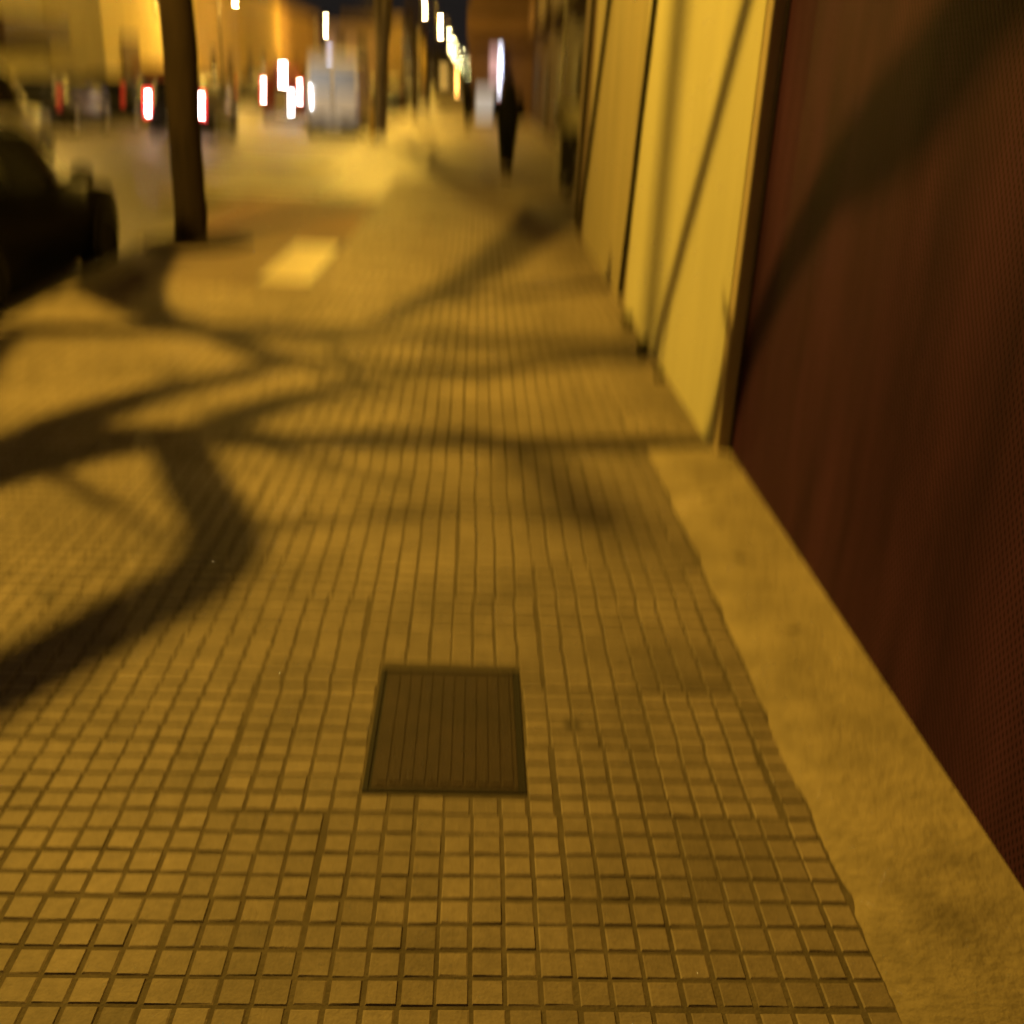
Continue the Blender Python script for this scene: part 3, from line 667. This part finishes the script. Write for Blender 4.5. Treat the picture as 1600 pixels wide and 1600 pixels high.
car('parked_car', HATCH, (-4.5, 76, RZ), M['grey_paint'], 'distant grey car parked ahead of the dark kerbside car', 'car', tails='off')
gp = 'cars parked across the road'
car('parked_car', HATCH, (-12.35, 33, RZ), M['dark_paint'], 'dark car parked across the road nearest the olive shutters', 'car', gp)
car('parked_car', HATCH, (-12.35, 38.5, RZ), M['black_paint'], 'black car parked across the road under the olive front', 'car', gp)
car('parked_car', MPV, (-12.35, 44.5, RZ), M['red_paint'], 'dull red high car parked across the road before the yellow front', 'car', gp)
car('parked_car', HATCH, (-12.35, 51, RZ), M['dark_paint'], 'dark car parked across the road just left of the tree trunk', 'car', gp)
car('parked_car', HATCH, (-12.35, 62, RZ), M['grey_paint'], 'grey car parked across the road just right of the tree trunk', 'car', gp)
car('parked_car', HATCH, (-12.35, 69, RZ), M['red_paint'], 'dull red car parked across the road before the peach front', 'car', gp)
# added beams, set at the pale car's headlamps, to whiten the road and white van
add_light('headlight_beam', (-8.9, 20.1, .62), 330, (1.0,.80,.52), .05, math.radians(46), (-6.2, 40, .7))
add_light('headlight_beam', (-7.8, 20.1, .62), 2000, (.98,.97,.95), .05, math.radians(13), (-4.7, 36, .95))

# ------------------------------------------------------------------ far-side houses
def shade(c): return rough_mat('plaster', c, .85, .2, .16, 1.2, .2, 25, streak=(1,1,.3))
def house(y0, y1, hgt, colr, label, doors=(), wins=(), x=-16.55, name='town_house', eave=True):
    root = empty(name, (x-4, (y0+y1)/2, 0), label, 'house', 'houses across the road')
    of = (x-4, (y0+y1)/2, 0)
    ch(MB().box(x-8, x, y0+.01, y1-.01, -.15, hgt), 'wall', shade(colr), root, of)
    ch(MB().box(x+.002, x+.05, y0+.02, y1-.02, .0, .55), 'plinth', M['wall_brown'], root, of)
    if eave: ch(MB().box(x-8.2, x+.3, y0, y1, hgt+.002, hgt+.18), 'roof', M['plaster_dark'], root, of)
    for (a, b, t_) in doors:
        d = ch(MB().box(x+.051, x+.10, a-.09, b+.09, 0, t_+.09), 'door', M['shutter_wood'], root, of)
        MB().box(x+.08, x+.112, a, b, .05, t_).build('leaf', M['shutter_wood'], d)
    for (a, b, z0, z1) in wins:
        d = ch(MB().box(x+.002, x+.08, a-.1, b+.1, z0-.1, z1+.1), 'window', M['jamb'], root, of)
        MB().box(x+.06, x+.092, a, b, z0, z1).build('pane', M['pane'], d)
    return root
b1 = house(28, 49.8, 8.5, (.30,.27,.18), 'olive ribbed shutter front at the far left across the road', doors=((34,36.5,2.3),), wins=((30,31.4,3.4,5.2),))
rb = MB()
for i in range(26): yy = 43.6+i*.24; rb.box(-16.545,-16.49, yy, yy+.15, .6, 6.5)
ch(rb, 'ribbed_panel', shade((.33,.29,.19)), b1, (-20.55, 38.9, 0))
ch(MB().box(-16.54,-15.6, 37.5, 43.4, 2.25, 3.1, .03), 'awning', M['shutter_frame'], b1, (-20.55, 38.9, 0))
house(50, 66.4, 7.5, (.72,.60,.30), 'bright yellow house with a brown doorway left of the trunk', doors=((52.2,54.6,2.75),), wins=((58,59.2,4.2,5.8),(62,63.2,4.2,5.8)))
house(66.5, 77.8, 6.8, (.60,.44,.28), 'peach house front just right of the dark tree trunk', doors=((73.5,75,2.4),), wins=((69,70.3,1.2,2.5),))
house(78, 94.5, 6.9, (.62,.44,.18), 'orange-yellow house between the peach and the tan fronts', doors=((80,81.4,2.4),), wins=((85,86.3,1.1,2.5),(90,91.3,1.1,2.5)))
house(94.7, 117, 6.6, (.44,.28,.13), 'tan low house above the braking reddish car', doors=((100,101.5,2.4),), wins=((106,107.4,1.1,2.5),))
fx = empty('end_house', (-13.6, 124, 0), 'pinkish pale house facing us above the white van', 'house')
ofx = (-13.6, 124, 0)
ch(MB().box(-16.5,-11.2, 120, 128, -.15, 6.1), 'wall', shade((.62,.46,.38)), fx, ofx)
ch(MB().box(-16.7,-11.0, 119.7, 128.2, 6.102, 6.3), 'roof', M['plaster_dark'], fx, ofx)
for x_ in (-15.4, -13.1):
    d = ch(MB().box(x_-.1, x_+1.1, 119.93, 119.998, 3.3, 5.0), 'window', M['jamb'], fx, ofx); MB().box(x_, x_+1.0, 119.9, 119.94, 3.4, 4.9).build('pane', M['pane'], d)
for i, (x_, y0, y1, hh, c_) in enumerate([(-10.6,150,200,8.5,(.34,.24,.12)), (-10.0,201,270,7.5,(.5,.36,.15)), (-9.4,271,420,8.5,(.45,.32,.13))]):
    hr = house(y0, y1, hh, c_, ['brown distant house above the second parked car', 'yellowish distant house below the lamp row', 'farthest yellowish houses at the street end'][i], x=x_,
          wins=[(y0+8+k_*11, y0+10+k_*11, 3.6, 5.4) for k_ in range(3)], doors=((y0+3,y0+5,2.5),))
    for k_, yw in enumerate((y0+9, y0+16, y0+25, y0+34)):
        lw = ch(MB().box(x_+.002, x_+.05, yw-.75, yw+.75, 1.3, 2.9), 'lit_window', M['jamb'], hr, (x_-4, (y0+y1)/2, 0)); MB().box(x_+.03, x_+.062, yw-.65, yw+.65, 1.4, 2.8).build('pane', M['warm_window'], lw)
lg = empty('far_terrace', (6, 150, 0), 'dim terrace far down the right side beyond the shop building', 'building')
ch(MB().box(.9, 10, 93, 420, -.02, 7), 'wall', M['plaster_umber'], lg, (6,150,0))
# small blue-white lit sign across the road
bs = empty('bracket_sign', (-15.9, 118.6, 0), 'small blue-white lit sign over the white van roof', 'sign')
MB().box(-.25,.25,-.06,.06,2.6,3.6,.03).build('panel', M['blue_light'], bs); MB().tube([(0,0,3.0),(-.4,0,3.0),(-.7,0,3.0)], .03, 6).build('bracket', M['steel'], bs)
MB().tube([(-.7,0,-.0),(-.7,0,3.1)], .05, 8).build('post', M['steel'], bs)

# ------------------------------------------------------------------ small street furniture
pl = empty('signpost', (1.45, 19.5, 0), 'slim pale post standing on the pavement right of the pedestrian', 'post')
MB().lathe([(0,0),(.07,0),(.07,.03),(.032,.04),(.030,4.2),(0,4.21)], n=12).build('pole', M['pole_pale'], pl)
MB().lathe([(.09,0),(.09,.02),(.0,.022)], n=12).build('base', M['steel'], pl)
bo = empty('bollard', (-3.12, 32.2, 0), 'short yellow post at the foot of the pale tree', 'bollard')
MB().lathe([(0,0),(.085,0),(.08,.75),(.06,.83),(.085,.86),(.07,.95),(0,.98)], n=14).build('post', M['bollard'], bo)
MB().lathe([(.084,.62),(.088,.63),(.088,.72),(.083,.73)], n=14).build('band', M['white_paint'], bo)

# kiosk added far along the kerb as a dark mass hiding the bright horizon
kk = empty('street_kiosk', (-2.2, 84, 0), 'dark closed kiosk with warm lit strip far along the pavement', 'kiosk')
MB().box(-1.1,1.1,-.9,.9,0,2.5,.04).build('wall', M['plaster_dark'], kk)
MB().box(-1.3,1.3,-1.1,1.1,2.503,2.75,.05).build('roof', M['post_paint'], kk)
sh_ = MB().box(-.9,.9,-.94,-.905,.9,2.1,.01).build('hatch', M['steel'], kk)
MB().box(-.8,-.2,-.97,-.945,1.5,2.05).build('lit_panel', M['warm_window'], sh_)
MB().box(.35,.6,-.97,-.945,1.0,2.0).build('lit_panel', M['amber'], sh_)
# scooter by the far corner
sc = empty('motor_scooter', (1.66, 17.5, 0), 'parked motor scooter half hidden behind the house corner', 'scooter', rz=.25)
for yy, nm in ((-.62,'wheel'),(.62,'wheel')):
    wh = MB().lathe([(.14,-.045),(.21,-.055),(.225,0),(.21,.055),(.14,.045)], 'x', (0,yy,.225), 20).build(nm, M['tyre'], sc); MB().lathe([(0,-.03),(.14,-.04),(.14,.04),(0,.03)], 'x', (0,yy,.225), 16).build('rim', M['rim'], wh)
bd = MB(); sec = [(-.72,.18,.52,.42),(-.5,.20,.62,.62),(-.1,.22,.60,.55),(.0,.20,.42,.32)]
for a, b in zip(sec, sec[1:]): pass
bd.box(-.16,.16,-.85,-.05,.36,.72,.1).box(-.19,.19,-.1,.42,.24,.34,.04).add([(-.2,.38,.3),(.2,.38,.3),(.14,.56,1.0),(-.14,.56,1.0),(-.16,.46,.3),(.16,.46,.3),(.10,.62,1.0),(-.10,.62,1.0)],[(0,1,2,3),(5,4,7,6),(0,3,7,4),(1,5,6,2),(3,2,6,7),(0,4,5,1)])
bd.build('body', M['dark_paint'], sc)
MB().box(-.15,.15,-.88,-.1,.721,.80,.04).build('seat', M['trim'], sc)
MB().tube([(0,.62,.24),(0,.55,.95),(0,.50,1.05)], .03, 8).tube([(-.33,.42,1.06),(-.12,.52,1.05),(.12,.52,1.05),(.33,.42,1.06)], .018, 8).build('handlebar', M['steel'], sc)
MB().ball((0,.64,.90),(.09,.05,.08)).build('headlamp', M['head_off'], sc)
for sg_ in (-1,1): MB().tube([(sg_*.24,.46,1.06),(sg_*.30,.48,1.26)], .008, 6).ball((sg_*.31,.48,1.30),(.06,.02,.045)).build('mirror', M['rim'], sc)
wsn = [(x_, .60+.10*(1-(x_/.26)**2)-.16*t_, 1.0+.42*t_) for t_ in (0,.5,1) for x_ in (-.26,-.13,0,.13,.26)]
MB().add(wsn, [(r_*5+c_, r_*5+c_+1, r_*5+c_+6, r_*5+c_+5) for r_ in range(2) for c_ in range(4)], True).build('windshield', M['pale_paint'], sc)
MB().box(-.2,.2,-1.12,-.80,.82,1.12,.06).build('top_box', M['wall_ochre'], sc)

# ------------------------------------------------------------------ pedestrians
def skin_mesh(name, verts, edges, mat, parent, root=0, lv=2):
    me = bpy.data.meshes.new(name); me.from_pydata([v[:3] for v in verts], edges, []); me.update()
    o = bpy.data.objects.new(name, me); COL.objects.link(o)
    sk = o.modifiers.new('skin', 'SKIN'); sk.use_smooth_shade = True
    for i, v in enumerate(verts):
        r = v[3]; me.skin_vertices[0].data[i].radius = r if isinstance(r, tuple) else (r, r)
    me.skin_vertices[0].data[root].use_root = True
    ss = o.modifiers.new('sub', 'SUBSURF'); ss.levels = lv; ss.render_levels = lv
    dg = bpy.context.evaluated_depsgraph_get(); dg.update()
    m2 = bpy.data.meshes.new_from_object(o.evaluated_get(dg)); m2.materials.clear(); m2.materials.append(mat)
    m2.polygons.foreach_set('use_smooth', [True]*len(m2.polygons))
    o.modifiers.clear(); o.data = m2; m2.name = name
    if parent: o.parent = parent
    return o
def person(loc, rz, label, s=1.0, stride=.22, hood=False):
    root = empty('person', loc, label, 'person', None, rz); root.scale = (s, s, s)
    # walking away (+y); 1.70 m; hands in coat pockets
    V = [(0,0,.93,(.15,.11)),(0,0,1.12,(.14,.10)),(0,.01,1.32,(.17,.11)),(0,0,1.43,(.12,.09)),(0,0,1.50,.055),(0,.02,1.60,(.082,.098)),(0,.02,1.68,(.065,.078)),
         (.09,0,.88,.095),(.068,stride*.45,.49,.058),(.058,stride*.55,.12,.04),(.068,stride*.55+.13,.05,.035),
         (-.09,0,.88,.095),(-.068,-stride*.25,.50,.058),(-.058,-stride*1.1,.15,.04),(-.068,-stride*1.1+.11,.06,.035),
         (.19,0,1.40,.058),(.24,-.05,1.15,.042),(.20,.09,.98,.032),(.15,.13,.93,.03),
         (-.19,0,1.40,.058),(-.24,-.05,1.15,.042),(-.20,.09,.98,.032),(-.15,.13,.93,.03)]
    E_ = [(0,1),(1,2),(2,3),(3,4),(4,5),(5,6),(0,7),(7,8),(8,9),(9,10),(0,11),(11,12),(12,13),(13,14),(3,15),(15,16),(16,17),(17,18),(3,19),(19,20),(20,21),(21,22)]
    skin_mesh('body', V, E_, M['skin'], root)
    g = .022
    CV = [(0,0,.70,(.205,.155)),(0,0,.95,(.195,.145)),(0,0,1.12,(.175,.13)),(0,.01,1.32,(.20,.14)),(0,0,1.44,(.15,.11)),(0,0,1.50,.085),
          (.20,0,1.41,.085),(.245,-.055,1.15,.068),(.20,.085,.98,.06),(-.20,0,1.41,.085),(-.245,-.055,1.15,.068),(-.20,.085,.98,.06)]
    CE = [(0,1),(1,2),(2,3),(3,4),(4,5),(4,6),(6,7),(7,8),(4,9),(9,10),(10,11)]
    skin_mesh('coat', CV, CE, M['coat'], root)
    TV = [(0,0,.92,(.165,.125)),(.09,0,.86,.112),(.070,stride*.45,.49,.078),(.060,stride*.55,.13,.062),(-.09,0,.86,.112),(-.070,-stride*.25,.50,.078),(-.060,-stride*1.1,.16,.062)]
    skin_mesh('trousers', TV, [(0,1),(1,2),(2,3),(0,4),(4,5),(5,6)], M['trousers'], root)
    for x_, y_, z_ in ((.060, stride*.55, .05), (-.060, -stride*1.1, .06)):
        sh_ = MB().ball((x_, y_+.07, z_-.005), (.05,.14,.05)).build('shoe', M['trim'], root)
    h_ = MB().ball((0,.0,1.66),(.105,.118,.112)).ball((0,-.03,1.58),(.09,.085,.09)); h_.build('hair', M['hair'], root)
    MB().ball((0,-.035,1.53),(.125,.115,.115)).build('hood', M['coat'], root)
    f_ = MB().ball((0,.128,1.60),(.014,.022,.022)).build('nose', M['skin'], root)
    for sg_ in (-1,1): MB().ball((sg_*.088,.02,1.60),(.014,.024,.032)).build('ear', M['skin'], root)
    for sg_ in (-1,1): MB().ball((sg_*.032,.108,1.63),(.013,.010,.009)).build('eye', M['iron_dark'], root)
    MB().ball((0,.112,1.555),(.025,.010,.007)).build('mouth', M['red_paving'], root)
    return root
person((.55, 20.7, .0), .05, 'person in dark coat and trousers walking away along the pavement', 1.02, .12)
person((-.42, 41.0, .0), -.1, 'distant person in dark clothes walking near the lit shopfront', .97, .15)

# ------------------------------------------------------------------ render settings
scene.view_settings.view_transform = 'Standard'; scene.view_settings.look = 'None'; scene.view_settings.exposure = 0
scene.render.engine = 'CYCLES'
try:
    scene.cycles.use_denoising = True; scene.cycles.denoiser = 'OPENIMAGEDENOISE'
except Exception: pass
scene.cycles.max_bounces = 5; scene.cycles.diffuse_bounces = 3; scene.cycles.sample_clamp_indirect = 3
